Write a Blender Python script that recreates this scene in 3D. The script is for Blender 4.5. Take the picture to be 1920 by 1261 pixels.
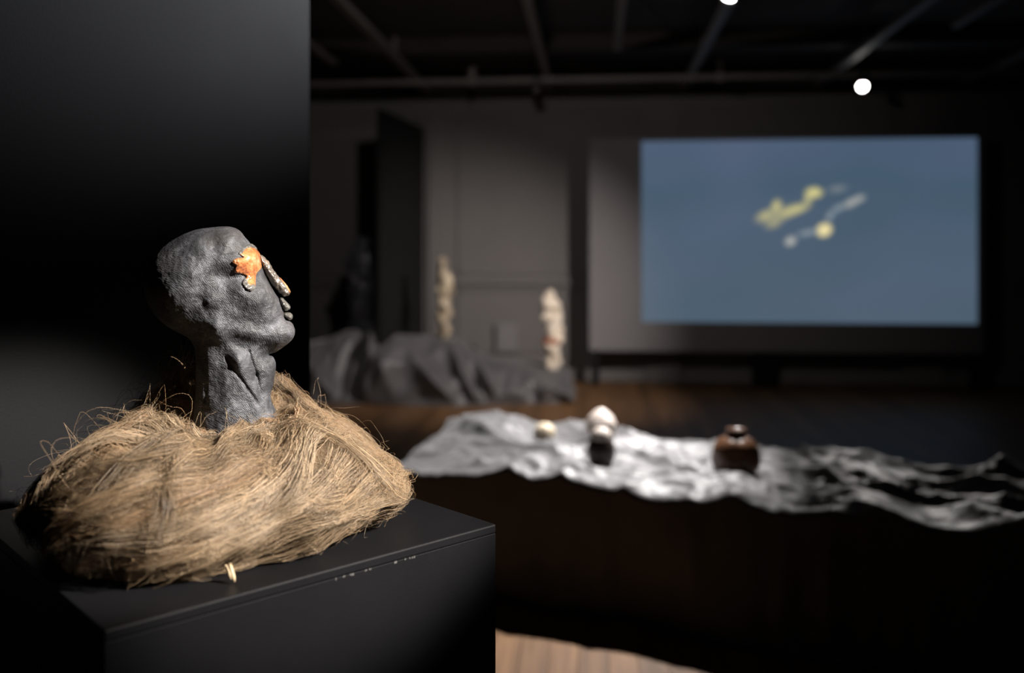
import bpy, bmesh, math, random
import numpy as np
from mathutils import Vector, Matrix

for o in list(bpy.data.objects):
    bpy.data.objects.remove(o, do_unlink=True)
scene = bpy.context.scene
COL = scene.collection
random.seed(7)
RNG = np.random.default_rng(7)

# ------------------------------------------------------------------ camera
F, CX, HY = 1690.0, 960.0, 480.0          # focal length, centre column and horizon row in pixels of the 1920x1261 frame
H = 1.36                                   # eye height
YAW = math.radians(5.17)
RIGHT = Vector((math.cos(YAW), math.sin(YAW), 0))
FWD = Vector((-math.sin(YAW), math.cos(YAW), 0))
UP = Vector((0, 0, 1))
EYE = Vector((0, 0, H))
FOCUS = 1.24

cam = bpy.data.cameras.new('camera')
cam_o = bpy.data.objects.new('camera', cam)
COL.objects.link(cam_o)
cam_o.location = EYE
cam_o.rotation_euler = (math.pi / 2, 0, YAW)
cam.sensor_width = 36
cam.lens = F / 1920 * 36
cam.shift_y = (HY - 630.5) / 1920
cam.clip_start = 0.05
cam.clip_end = 60
cam.dof.use_dof = True
cam.dof.focus_distance = FOCUS
cam.dof.aperture_fstop = 1.85
cam.dof.aperture_blades = 9
scene.camera = cam_o

# ------------------------------------------------------------------ world, exposure
world = bpy.data.worlds.new('world')
scene.world = world
world.use_nodes = True
world.node_tree.nodes['Background'].inputs[0].default_value = (0.5, 0.55, 0.65, 1)
world.node_tree.nodes['Background'].inputs[1].default_value = 0.0
scene.view_settings.view_transform = 'Standard'
scene.view_settings.look = 'None'
scene.view_settings.gamma = 1
scene.view_settings.use_curve_mapping = False
scene.view_settings.exposure = 0.0
scene.cycles.use_denoising = True
scene.cycles.max_bounces = 8
scene.cycles.diffuse_bounces = 4
scene.cycles.sample_clamp_indirect = 4

# gallery spotlights. cloth and cloth_end are the two lamps seen in the photograph; the others hang from the same
# ceiling tracks above or beside the frame (their names end with _offscreen)
SPOTS = dict(
    cloth=dict(room=(0.72, 4.92, 2.75), aim_room=(-0.32, 4.0, 0.45), w=1150, col=(1.0, 0.96, 0.94), cone=56, blend=0.9),
    cloth_end=dict(room=(2.56, 8.88, 2.98), aim_room=(1.75, 3.1, 0.5), w=300, col=(1.0, 0.95, 0.90), cone=24, blend=0.6),
    head=dict(room=(2.33, 0.70, 3.02), aim=(-0.37, 1.20, 1.10), w=1800, col=(1.0, 0.93, 0.86), cone=12.5, blend=0.5),
    wall=dict(room=(2.33, 1.50, 3.02), aim=(-0.45, 1.78, 2.35), w=520, col=(0.94, 0.95, 1.0), cone=32, blend=1.0),
    figures=dict(room=(2.33, 5.10, 3.02), aim_room=(-0.95, 8.7, 0.75), w=1050, col=(1.0, 0.90, 0.85), cone=48, blend=1.0),
    back_wall=dict(room=(-0.46, 4.2, 3.02), aim_room=(-0.8, 9.9, 1.5), w=85, col=(1.0, 0.92, 0.88), cone=100, blend=0.9),
)

# ------------------------------------------------------------------ helpers
def cam2w(x, d, z):
    """camera-aligned ground coordinates (right, forward, height) -> world"""
    return RIGHT * x + FWD * d + UP * z

def ray(px, py):
    return RIGHT * ((px - CX) / F) + FWD + UP * ((HY - py) / F)

def at_depth(px, py, d):
    return EYE + ray(px, py) * d

def at_z(px, py, z):
    r = ray(px, py)
    return EYE + r * ((z - H) / r.z)

def at_y(px, py, y):
    r = ray(px, py)
    return EYE + r * (y / r.y)

def link(o, parent=None):
    COL.objects.link(o)
    if parent is not None:
        o.parent = parent
    return o

def tag(o, label=None, cat=None, group=None, kind=None):
    if label: o['label'] = label
    if cat: o['category'] = cat
    if group: o['group'] = group
    if kind: o['kind'] = kind
    return o

def thing(name, label, cat, loc=(0, 0, 0), rotz=0.0, group=None):
    o = bpy.data.objects.new(name, None)
    o.empty_display_size = 0.05
    o.location = loc
    o.rotation_euler = (0, 0, rotz)
    link(o)
    return tag(o, label, cat, group)

def obj(name, me, mat, parent=None, smooth=False):
    if isinstance(me, bmesh.types.BMesh):
        bm = me
        me = bpy.data.meshes.new(name)
        bm.to_mesh(me)
        bm.free()
    if smooth:
        me.polygons.foreach_set('use_smooth', np.ones(len(me.polygons), dtype=bool))
    if mat is not None and len(me.materials) == 0:
        me.materials.append(mat)
    o = bpy.data.objects.new(name, me)
    return link(o, parent)

def mesh_np(name, verts, quads):
    me = bpy.data.meshes.new(name)
    verts = np.ascontiguousarray(verts, dtype=np.float32)
    quads = np.ascontiguousarray(quads, dtype=np.int32)
    n = quads.shape[1]
    me.vertices.add(len(verts))
    me.vertices.foreach_set('co', verts.ravel())
    me.loops.add(quads.size)
    me.loops.foreach_set('vertex_index', quads.ravel())
    me.polygons.add(len(quads))
    me.polygons.foreach_set('loop_start', np.arange(0, quads.size, n, dtype=np.int32))
    me.update(calc_edges=True)
    me.validate()
    return me

def box(bm, x0, x1, y0, y1, z0, z1, bevel=0.0):
    t = bmesh.new()
    bmesh.ops.create_cube(t, size=1)
    for v in t.verts:
        v.co = Vector(((x0 + x1) / 2 + v.co.x * (x1 - x0), (y0 + y1) / 2 + v.co.y * (y1 - y0), (z0 + z1) / 2 + v.co.z * (z1 - z0)))
    if bevel > 0:
        bmesh.ops.bevel(t, geom=list(t.edges), offset=bevel, segments=2, profile=0.6, affect='EDGES')
    me = bpy.data.meshes.new('tmp')
    t.to_mesh(me); t.free()
    bm.from_mesh(me)
    bpy.data.meshes.remove(me)
    return bm

def boxm(x0, x1, y0, y1, z0, z1, bevel=0.0):
    return box(bmesh.new(), x0, x1, y0, y1, z0, z1, bevel)

def lathe(profile, seg=32, cap=True):
    bm = bmesh.new()
    rings = []
    for r, z in profile:
        rings.append([bm.verts.new((r * math.cos(2 * math.pi * k / seg), r * math.sin(2 * math.pi * k / seg), z)) for k in range(seg)])
    for a, b in zip(rings, rings[1:]):
        for k in range(seg):
            bm.faces.new((a[k], a[(k + 1) % seg], b[(k + 1) % seg], b[k]))
    if cap:
        bm.faces.new(list(reversed(rings[0])))
        bm.faces.new(rings[-1])
    bmesh.ops.recalc_face_normals(bm, faces=bm.faces)
    return bm

# vectorised gradient noise --------------------------------------------------
_perm = np.random.default_rng(11).permutation(256)
_perm = np.concatenate([_perm, _perm, _perm])
_grad = np.random.default_rng(12).normal(size=(256, 3))
_grad /= np.linalg.norm(_grad, axis=1)[:, None]

def perlin(x, y, z):
    x, y, z = np.broadcast_arrays(np.asarray(x, np.float64), np.asarray(y, np.float64), np.asarray(z, np.float64))
    xi, yi, zi = np.floor(x).astype(int), np.floor(y).astype(int), np.floor(z).astype(int)
    xf, yf, zf = x - xi, y - yi, z - zi
    fade = lambda t: t * t * t * (t * (t * 6 - 15) + 10)
    u, v, w = fade(xf), fade(yf), fade(zf)
    def g(a, b, c):
        h = _perm[_perm[_perm[(xi + a) & 255] + ((yi + b) & 255)] + ((zi + c) & 255)]
        q = _grad[h]
        return q[..., 0] * (xf - a) + q[..., 1] * (yf - b) + q[..., 2] * (zf - c)
    l = lambda a, b, t: a + (b - a) * t
    return l(l(l(g(0,0,0), g(1,0,0), u), l(g(0,1,0), g(1,1,0), u), v),
             l(l(g(0,0,1), g(1,0,1), u), l(g(0,1,1), g(1,1,1), u), v), w) * 1.6

def surface_nets(Fv, origin, step):
    """dual mesh of F=0 on a regular grid; origin, step are 3-vectors"""
    S = Fv < 0
    nx, ny, nz = Fv.shape
    cnt = np.zeros((nx - 1, ny - 1, nz - 1), np.int8)
    for a in (0, 1):
        for b in (0, 1):
            for c in (0, 1):
                cnt += S[a:nx - 1 + a, b:ny - 1 + b, c:nz - 1 + c]
    act = (cnt > 0) & (cnt < 8)
    I = np.argwhere(act)
    idx = -np.ones(act.shape, np.int64)
    idx[act] = np.arange(len(I))
    P = np.zeros((len(I), 3)); N = np.zeros(len(I))
    corners = [(a, b, c) for a in (0, 1) for b in (0, 1) for c in (0, 1)]
    for p in corners:
        for ax in range(3):
            if p[ax]: continue
            q = list(p); q[ax] = 1
            f0 = Fv[I[:, 0] + p[0], I[:, 1] + p[1], I[:, 2] + p[2]]
            f1 = Fv[I[:, 0] + q[0], I[:, 1] + q[1], I[:, 2] + q[2]]
            m = (f0 < 0) != (f1 < 0)
            t = np.where(m, f0 / np.where(m, f0 - f1, 1), 0)
            for k in range(3):
                P[:, k] += m * (p[k] + (t if k == ax else 0))
            N += m
    P = I + P / N[:, None]
    quads = []
    for ax in range(3):
        b, c = [(1, 2), (2, 0), (0, 1)][ax]
        sl0 = [slice(None)] * 3; sl1 = [slice(None)] * 3
        sl0[ax] = slice(0, -1); sl1[ax] = slice(1, None)
        A, B = S[tuple(sl0)], S[tuple(sl1)]
        for flip, M in ((0, A & ~B), (1, ~A & B)):
            e = np.argwhere(M)
            ok = (e[:, b] > 0) & (e[:, c] > 0) & (e[:, b] < Fv.shape[b] - 1) & (e[:, c] < Fv.shape[c] - 1)
            e = e[ok]
            def cell(db, dc):
                q = e.copy(); q[:, b] -= db; q[:, c] -= dc
                return idx[q[:, 0], q[:, 1], q[:, 2]]
            Q = np.stack([cell(1, 1), cell(0, 1), cell(0, 0), cell(1, 0)], 1)
            quads.append(Q[:, ::-1] if flip else Q)
    return np.asarray(origin) + P * np.asarray(step), np.concatenate(quads)

def poly_sd(U, V, poly):
    """signed distance to a polygon, positive inside"""
    poly = np.asarray(poly, float)
    d2 = np.full(U.shape, 1e18); inside = np.zeros(U.shape, bool)
    for (x0, y0), (x1, y1) in zip(poly, np.roll(poly, -1, 0)):
        ex, ey = x1 - x0, y1 - y0
        t = np.clip(((U - x0) * ex + (V - y0) * ey) / (ex * ex + ey * ey + 1e-12), 0, 1)
        d2 = np.minimum(d2, (U - x0 - t * ex) ** 2 + (V - y0 - t * ey) ** 2)
        c = ((y0 > V) != (y1 > V)) & (U < ex * (V - y0) / (ey if ey else 1e-12) + x0)
        inside ^= c
    d = np.sqrt(d2)
    return np.where(inside, d, -d)

def smooth_poly(pts, n=6):
    """closed Catmull-Rom through the points"""
    P = np.asarray(pts, float); out = []
    m = len(P)
    for i in range(m):
        p0, p1, p2, p3 = P[i - 1], P[i], P[(i + 1) % m], P[(i + 2) % m]
        for k in range(n):
            t = k / n
            out.append(0.5 * (2 * p1 + (p2 - p0) * t + (2 * p0 - 5 * p1 + 4 * p2 - p3) * t * t + (3 * p1 - p0 - 3 * p2 + p3) * t ** 3))
    return np.array(out)

# ------------------------------------------------------------------ materials
def new_mat(name):
    m = bpy.data.materials.new(name)
    m.use_nodes = True
    nt = m.node_tree
    return m, nt, nt.nodes['Principled BSDF']

def nd(nt, kind, **kw):
    n = nt.nodes.new(kind)
    for k, v in kw.items():
        if k in n.inputs: n.inputs[k].default_value = v
        else: setattr(n, k, v)
    return n

def material(name, c0, c1=None, rough=0.6, scale=8.0, bump=0.0, bump_scale=60.0, spec=0.5, metal=0.0,
             stretch=(1, 1, 1), rough_var=0.0, sheen=0.0, coat=0.0, detail=5.0):
    m, nt, b = new_mat(name)
    c1 = c1 or tuple(x * 0.75 for x in c0)
    tc = nd(nt, 'ShaderNodeTexCoord')
    mp = nd(nt, 'ShaderNodeMapping'); mp.inputs['Scale'].default_value = stretch
    nt.links.new(tc.outputs['Object'], mp.inputs['Vector'])
    n1 = nd(nt, 'ShaderNodeTexNoise', Scale=scale, Detail=detail, Roughness=0.6)
    nt.links.new(mp.outputs[0], n1.inputs['Vector'])
    r = nd(nt, 'ShaderNodeValToRGB')
    r.color_ramp.elements[0].position = 0.32; r.color_ramp.elements[1].position = 0.68
    r.color_ramp.elements[0].color = (*c1, 1); r.color_ramp.elements[1].color = (*c0, 1)
    nt.links.new(n1.outputs['Fac'], r.inputs[0])
    nt.links.new(r.outputs[0], b.inputs['Base Color'])
    b.inputs['Roughness'].default_value = rough
    b.inputs['Specular IOR Level'].default_value = spec
    b.inputs['Metallic'].default_value = metal
    b.inputs['Sheen Weight'].default_value = sheen
    b.inputs['Coat Weight'].default_value = coat
    if rough_var:
        mr = nd(nt, 'ShaderNodeMapRange')
        mr.inputs['To Min'].default_value = rough - rough_var; mr.inputs['To Max'].default_value = rough + rough_var
        nt.links.new(n1.outputs['Fac'], mr.inputs['Value'])
        nt.links.new(mr.outputs[0], b.inputs['Roughness'])
    if bump:
        n2 = nd(nt, 'ShaderNodeTexNoise', Scale=bump_scale, Detail=4.0, Roughness=0.6)
        nt.links.new(mp.outputs[0], n2.inputs['Vector'])
        bp = nd(nt, 'ShaderNodeBump', Strength=1.0, Distance=bump)
        nt.links.new(n2.outputs['Fac'], bp.inputs['Height'])
        nt.links.new(bp.outputs[0], b.inputs['Normal'])
    return m

def emission(name, col, strength):
    m, nt, b = new_mat(name)
    b.inputs['Base Color'].default_value = (0, 0, 0, 1)
    b.inputs['Emission Color'].default_value = (*col, 1)
    b.inputs['Emission Strength'].default_value = strength
    return m

M = {}
M['wall'] = material('painted_wall', (0.165, 0.156, 0.152), (0.150, 0.142, 0.138), rough=0.75, scale=1.5, spec=0.25)
M['wall_dark'] = material('dark_wall', (0.10, 0.095, 0.09), (0.08, 0.076, 0.074), rough=0.8, scale=1.5)
M['ceiling'] = material('black_ceiling', (0.022, 0.017, 0.014), (0.014, 0.011, 0.009), rough=0.9, scale=2.0)
M['track'] = material('track_metal', (0.16, 0.145, 0.135), (0.12, 0.11, 0.10), rough=0.55, scale=6)
M['black_paint'] = material('satin_black_paint', (0.0065, 0.0065, 0.0075), (0.005, 0.005, 0.006), rough=0.46, scale=5, bump=0.00012, bump_scale=350, rough_var=0.06, spec=0.3)
M['black_panel'] = material('matt_black_partition_paint', (0.0045, 0.0046, 0.0058), (0.0036, 0.0038, 0.0048), rough=0.54, scale=4, bump=0.00015, bump_scale=260, rough_var=0.05, spec=0.27)
M['far_panel'] = material('far_black_paint', (0.008, 0.008, 0.008), (0.006, 0.006, 0.006), rough=0.8, scale=3, spec=0.2)
M['lamp_black'] = material('lamp_housing_black', (0.02, 0.02, 0.02), rough=0.5)
M['chip'] = material('chipped_edge', (0.12, 0.115, 0.11), rough=0.8)
M['board'] = material('pale_board', (0.20, 0.192, 0.195), (0.185, 0.178, 0.18), rough=0.7, scale=1.2, spec=0.3)
M['cloth'] = material('creased_dark_satin', (0.090, 0.087, 0.089), (0.062, 0.060, 0.062), rough=0.50, scale=3.5, bump=0.0008, bump_scale=120, spec=0.5, sheen=0.2)

# wood planks: grain runs along Y, tone differs per plank
def wood():
    m, nt, b = new_mat('oak_plank')
    tc = nd(nt, 'ShaderNodeTexCoord'); oi = nd(nt, 'ShaderNodeObjectInfo')
    mp = nd(nt, 'ShaderNodeMapping'); mp.inputs['Scale'].default_value = (26, 1.3, 10)
    ad = nd(nt, 'ShaderNodeVectorMath', operation='ADD')
    cb = nd(nt, 'ShaderNodeCombineXYZ')
    mu = nd(nt, 'ShaderNodeMath', operation='MULTIPLY'); mu.inputs[1].default_value = 37
    nt.links.new(oi.outputs['Random'], mu.inputs[0]); nt.links.new(mu.outputs[0], cb.inputs[1])
    nt.links.new(tc.outputs['Object'], ad.inputs[0]); nt.links.new(cb.outputs[0], ad.inputs[1])
    nt.links.new(ad.outputs[0], mp.inputs['Vector'])
    n = nd(nt, 'ShaderNodeTexNoise', Scale=1.0, Detail=6.0, Roughness=0.65)
    nt.links.new(mp.outputs[0], n.inputs['Vector'])
    r = nd(nt, 'ShaderNodeValToRGB')
    r.color_ramp.elements[0].position = 0.3; r.color_ramp.elements[1].position = 0.7
    r.color_ramp.elements[0].color = (0.115, 0.056, 0.024, 1); r.color_ramp.elements[1].color = (0.225, 0.122, 0.054, 1)
    nt.links.new(n.outputs['Fac'], r.inputs[0])
    hsv = nd(nt, 'ShaderNodeHueSaturation')
    mr = nd(nt, 'ShaderNodeMapRange'); mr.inputs['To Min'].default_value = 0.72; mr.inputs['To Max'].default_value = 1.2
    nt.links.new(oi.outputs['Random'], mr.inputs['Value']); nt.links.new(mr.outputs[0], hsv.inputs['Value'])
    nt.links.new(r.outputs[0], hsv.inputs['Color']); nt.links.new(hsv.outputs[0], b.inputs['Base Color'])
    b.inputs['Roughness'].default_value = 0.5
    b.inputs['Specular IOR Level'].default_value = 0.35
    return m
M['wood'] = wood()
M['underfloor'] = material('floor_board_base', (0.17, 0.09, 0.04), rough=0.9)

# ------------------------------------------------------------------ the room
RX0, RX1, RY0, RY1, RZ = -4.6, 6.2, -2.6, 9.9, 3.34
def struct(name, me, mat, parent=None):
    o = obj(name, me, mat, parent)
    if parent is None: tag(o, kind='structure')
    return o

floor = struct('floor', boxm(RX0, RX1, RY0, RY1, -0.08, -0.012), M['underfloor'])
tag(floor, 'brown wooden plank floor of the gallery', None)
PW = 0.10
pl_meshes = {}
def plank_mesh(L):
    L = round(L, 2)
    if L not in pl_meshes:
        me = bpy.data.meshes.new('plank')
        bm = boxm(-PW / 2 + 0.0012, PW / 2 - 0.0012, 0, L, -0.012, 0.0)
        bm.to_mesh(me); bm.free(); me.materials.append(M['wood'])
        pl_meshes[L] = me
    return pl_meshes[L]
n_pl = 0
for i in range(74):
    x = -2.15 + PW * (i + 0.5)
    y = 2.0 + [0, 0.9, 1.7, 0.45, 1.3][i % 5] * 0.9 - 1.6
    y = max(RY0 + 0.01, y)
    while y < RY1 - 0.05:
        L = min(2.9, RY1 - 0.005 - y)
        if L < 0.4: L = RY1 - 0.005 - y
        o = bpy.data.objects.new('plank', plank_mesh(L - 0.0015))
        o.location = (x, y, 0)
        link(o, floor); n_pl += 1
        y += L
# the far left and right and the strip behind the camera stay as broad boarded bands
for (a, b_, c, d_) in ((RX0, -2.152, RY0, RY1), (5.252, RX1, RY0, RY1)):
    obj('boarded_band', boxm(a, b_, c, d_, -0.012, 0.0), M['wood'], floor)
obj('boarded_band', boxm(-2.148, 5.248, RY0, 0.36, -0.012, -0.001), M['wood'], floor)

wall_back = struct('wall_back', boxm(RX0, RX1, RY1, RY1 + 0.15, 0, RZ), M['wall'])
struct('wall_left', boxm(RX0 - 0.15, RX0, RY0, RY1, 0, RZ), M['wall_dark'])
struct('wall_right', boxm(RX1, RX1 + 0.15, RY0, RY1, 0, RZ), M['wall_dark'])
struct('wall_front', boxm(RX0, RX1, RY0 - 0.15, RY0, 0, RZ), M['wall_dark'])
struct('ceiling', boxm(RX0, RX1, RY0, RY1, RZ, RZ + 0.15), M['ceiling'])
# black soffit closing the top of the back wall
struct('trim_1', boxm(RX0, RX1, RY1 - 0.16, RY1, 3.12, RZ), M['ceiling'])
struct('trim_2', boxm(RX0, RX1, 8.05, 8.25, 3.20, RZ), M['ceiling'])
# pilasters, frieze, rail, recessed panels of the back wall
PIL = [(-4.4, -4.14), (-1.82, -1.60), (0.60, 0.92), (3.28, 3.66), (5.9, 6.18)]
for a, b_ in PIL:
    obj('pilaster', boxm(a, b_, RY1 - 0.045, RY1, 0.0, 3.12, 0.004), M['wall'], wall_back)
    obj('pilaster_base', boxm(a - 0.02, b_ + 0.02, RY1 - 0.075, RY1 - 0.04, 0.0, 0.27, 0.006), M['wall'], wall_back)
obj('frieze', boxm(RX0, RX1, RY1 - 0.03, RY1, 2.93, 3.12, 0.004), M['wall'], wall_back)
for (a, b_), (c, d_) in zip(PIL, PIL[1:]):
    obj('rail', boxm(b_ + 0.08, c - 0.08, RY1 - 0.050, RY1, 1.045, 1.105, 0.006), M['wall'], wall_back)
    # panel beads above and below the rail
    for z0, z1 in ((1.16, 2.86), (0.30, 1.00)):
        x0, x1 = b_ + 0.10, c - 0.10
        fr = bmesh.new()
        for q in ((x0, x1, z0, z0 + 0.03), (x0, x1, z1 - 0.03, z1), (x0, x0 + 0.03, z0, z1), (x1 - 0.03, x1, z0, z1)):
            box(fr, q[0], q[1], RY1 - 0.02, RY1, q[2], q[3])
        obj('panel_bead', fr, M['wall'], wall_back)
bb = struct('baseboard_back', boxm(RX0, RX1, RY1 - 0.035, RY1, 0, 0.13, 0.006), M['wall'])

# ------------------------------------------------------------------ ceiling tracks and bar
TZ = 3.15
def ceiling_track(x, y0, y1, label, w=0.07):
    t = thing('lighting_track', label, 'lighting track', (x, y0, TZ), 0, 'tracks under the black ceiling')
    obj('rail', boxm(-w / 2, w / 2, 0, y1 - y0, -0.02, 0.03, 0.004), M['track'], t)
    k = 0.4
    while k < y1 - y0:
        obj('hanger', boxm(-0.012, 0.012, k - 0.012, k + 0.012, 0.03, RZ - TZ), M['track'], t)
        k += 1.8
    return t
TL = {-1.78: 'long metal track under the ceiling ending above the black upright panel',
      -0.46: 'long metal track under the ceiling ending left of the pale board',
      0.95: 'long metal track under the ceiling carrying the nearer bright spotlight',
      2.33: 'long metal track under the ceiling running to above the blue projection',
      3.80: 'long metal track under the ceiling near the end of the pale board'}
for x, l in TL.items(): ceiling_track(x, 0.4, 9.70, l)
for x, y1, l in ((-2.40, 8.2, 'short track stub beside the black partition wall'),
                 (0.20, 7.86, 'short track stub between two long ceiling tracks'),
                 (2.80, 7.30, 'short track stub hanging above the projection')):
    t = ceiling_track(x, 0.6, y1, l, 0.06)
cross = thing('ceiling_crossbar', 'thin metal bar crossing the ceiling in front of the back wall', 'bar', (0, 8.9, TZ))
obj('bar', boxm(-4.4, 6.0, -0.02, 0.02, -0.075, -0.025, 0.004), M['track'], cross)
for x in (-3.2, -1.2, 0.95 + 0.27, 3.98, 5.4):
    obj('bracket', boxm(x - 0.03, x + 0.03, -0.012, 0.012, -0.10, RZ - TZ, 0.003), M['track'], cross)

# ------------------------------------------------------------------ spotlights
def spotlight(key, label, lens_r=0.035, glow=40.0, mount_z=TZ - 0.02, lit=True, suffix=''):
    s = SPOTS[key] if isinstance(key, str) else key
    p = cam2w(*s['cam']) if 'cam' in s else Vector(s['room'])
    a = cam2w(*s['aim']) if 'aim' in s else Vector(s['aim_room'])
    d = (a - p).normalized()
    t = thing('track_spotlight' + suffix, label, 'spotlight', p, 0, 'gallery spotlights')
    q = d.to_track_quat('-Z', 'Y')
    # local -Z looks along the beam
    hs = obj('housing', lathe([(0.0, 0.16), (lens_r * 0.8, 0.16), (lens_r * 1.15, 0.14), (lens_r * 1.25, 0.0), (lens_r * 1.22, -0.012), (lens_r * 1.08, -0.012), (lens_r * 1.05, 0.010), (0.0, 0.012)], 28, cap=False), M['lamp_black'], t, True)
    hs.rotation_euler = q.to_euler()
    ln = obj('lens', lathe([(0.0, 0.0), (lens_r * 0.6, -0.001), (lens_r * 1.04, 0.004), (lens_r * 1.04, 0.008), (0.0, 0.008)], 28, cap=False),
             emission('lamp_lens', s['col'], glow) if lit else M['track'], t, True)
    ln.rotation_euler = q.to_euler()
    up = mount_z - p.z
    obj('stem', boxm(-0.012, 0.012, -0.012, 0.012, 0.02, max(0.05, up) - 0.02), M['lamp_black'], t)
    obj('adapter', boxm(-0.03, 0.03, -0.06, 0.06, max(0.05, up) - 0.030, max(0.05, up) - 0.0005, 0.003), M['lamp_black'], t)
    if lit:
        L = bpy.data.lights.new('beam' + suffix, 'SPOT')
        L.energy = s['w']; L.color = s['col']
        L.spot_size = math.radians(s['cone']); L.spot_blend = s['blend']
        L.shadow_soft_size = 0.035
        lo = bpy.data.objects.new('beam' + suffix, L)
        link(lo, t)
        lo.location = d * 0.03
        lo.rotation_euler = q.to_euler()
    return t
spotlight('cloth', 'bright white spotlight hanging from a long ceiling track', lens_r=0.034, glow=40)
spotlight('cloth_end', 'bright white spotlight on the crossbar above the projection', lens_r=0.036, glow=40, mount_z=TZ - 0.05)
OFF = '_offscreen'
spotlight('figures', 'spotlight aimed at the pale standing figures', suffix=OFF)
spotlight('head', 'spotlight aimed at the dark clay head', suffix=OFF)
spotlight('wall', 'spotlight washing the black partition wall', suffix=OFF)
spotlight('back_wall', 'spotlight washing the back wall', suffix=OFF)
spotlight(dict(room=(-0.56, 8.86, 3.00), aim_room=(0.3, 5.5, 1.2), col=(1, 1, 1)), 'unlit spotlight on the crossbar beside the pale board',
          lens_r=0.036, mount_z=TZ - 0.05, lit=False)

# ------------------------------------------------------------------ projection board
BY = 9.46
bl, br = at_y(1105, 600, BY).x, at_y(1846, 600, BY).x
bt, bbot = at_y(1105, 259, BY).z, at_y(1105, 657, BY).z
board = thing('projection_board', 'large pale board raised on legs with a blue projected picture', 'projection screen', ((bl + br) / 2, BY, 0))
bc = (bl + br) / 2
obj('panel', boxm(bl - bc, br - bc, 0, 0.06, bbot, bt, 0.004), M['board'], board)
for px in (1116, 1432, 1836):
    x = at_y(px, 690, BY).x - bc
    w = 0.10 if px == 1432 else 0.04
    obj('leg', boxm(x - w, x + w, 0.05, 0.13, 0.0, bbot + 0.4), M['far_panel'], board)

def picture_material():
    m, nt, b = new_mat('projected_picture')
    tc = nd(nt, 'ShaderNodeTexCoord')
    # Object coordinates span 0..1 across the picture (x) and 0..1 (z)
    n = nd(nt, 'ShaderNodeTexNoise', Scale=2.2, Detail=1.5, Roughness=0.4)
    nt.links.new(tc.outputs['Generated'], n.inputs['Vector'])
    r = nd(nt, 'ShaderNodeValToRGB')
    r.color_ramp.elements[0].position = 0.35; r.color_ramp.elements[0].color = (0.056, 0.098, 0.150, 1)
    r.color_ramp.elements[1].position = 0.65; r.color_ramp.elements[1].color = (0.080, 0.114, 0.186, 1)
    nt.links.new(n.outputs['Fac'], r.inputs[0])
    # greener, paler lower left
    sp = nd(nt, 'ShaderNodeSeparateXYZ'); nt.links.new(tc.outputs['Generated'], sp.inputs[0])
    g = nd(nt, 'ShaderNodeMapRange'); g.inputs['From Min'].default_value = 1.0; g.inputs['From Max'].default_value = 0.0
    nt.links.new(sp.outputs['Z'], g.inputs['Value'])
    mx = nd(nt, 'ShaderNodeMixRGB', blend_type='MIX'); mx.inputs[2].default_value = (0.078, 0.116, 0.152, 1)
    mm = nd(nt, 'ShaderNodeMath', operation='MULTIPLY'); mm.inputs[1].default_value = 0.65
    nt.links.new(g.outputs[0], mm.inputs[0]); nt.links.new(mm.outputs[0], mx.inputs[0])
    nt.links.new(r.outputs[0], mx.inputs[1])
    cur = mx.outputs[0]
    # blurred yellow clouds and thin pale streaks: px, py, half length, half width, angle, colour, weight
    Y = (0.66, 0.60, 0.26); P = (0.50, 0.50, 0.46); G = (0.24, 0.29, 0.33)
    blobs = [(1436, 404, 26, 13, 25, Y, .55), (1456, 386, 16, 12, 70, Y, .7), (1475, 398, 34, 14, 25, Y, .55), (1498, 391, 30, 11, 22, Y, .6),
             (1450, 418, 22, 12, 20, Y, .38), (1515, 372, 13, 10, 60, Y, .6), (1526, 361, 20, 13, 0, Y, 1.0), (1570, 354, 24, 9, 8, P, .22),
             (1545, 431, 18, 15, 25, (0.86, 0.74, 0.38), 1.3), (1515, 436, 28, 8, 12, G, .8), (1482, 452, 14, 11, 30, P, 0.8), (1556, 405, 14, 8, 60, G, .9),
             (1572, 390, 18, 8, 30, G, .8), (1596, 380, 20, 10, 28, P, 0.6), (1612, 372, 14, 9, 20, P, 0.5)]
    x0, x1 = at_y(1203, 400, BY).x, at_y(1832, 400, BY).x
    z0, z1 = at_y(1203, 603, BY).z, at_y(1203, 265, BY).z
    for (px, py, a, bb_, ang, col, wgt) in blobs:
        p = at_y(px, py, BY)
        s = 9.3 / F
        mp = nd(nt, 'ShaderNodeMapping', vector_type='TEXTURE')
        # Object coordinates of the picture are metres from its lower left corner
        mp.inputs['Location'].default_value = (p.x - x0, 0, p.z - z0)
        mp.inputs['Rotation'].default_value = (0, -math.radians(ang), 0)
        mp.inputs['Scale'].default_value = (a * s, 1.0, bb_ * s)
        nt.links.new(tc.outputs['Object'], mp.inputs['Vector'])
        gt = nd(nt, 'ShaderNodeTexGradient', gradient_type='SPHERICAL')
        nt.links.new(mp.outputs[0], gt.inputs[0])
        mu = nd(nt, 'ShaderNodeMath', operation='MULTIPLY', use_clamp=True); mu.inputs[1].default_value = wgt * 1.5
        nt.links.new(gt.outputs['Fac'], mu.inputs[0])
        mx = nd(nt, 'ShaderNodeMixRGB', blend_type='MIX'); mx.inputs[2].default_value = (*col, 1)
        nt.links.new(mu.outputs[0], mx.inputs[0]); nt.links.new(cur, mx.inputs[1])
        cur = mx.outputs[0]
    b.inputs['Base Color'].default_value = (0.05, 0.05, 0.05, 1)
    b.inputs['Roughness'].default_value = 0.9
    nt.links.new(cur, b.inputs['Emission Color'])
    b.inputs['Emission Strength'].default_value = 1.0
    return m, x0, x1, z0, z1
pm, x0, x1, z0, z1 = picture_material()
pic = obj('projected_picture', boxm(0, x1 - x0, -0.003, 0.0, 0, z1 - z0), pm, board)
pic.location = (x0 - bc, -0.001, z0)
tag(pic, 'blue projected picture with blurred yellow streaks')

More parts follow.
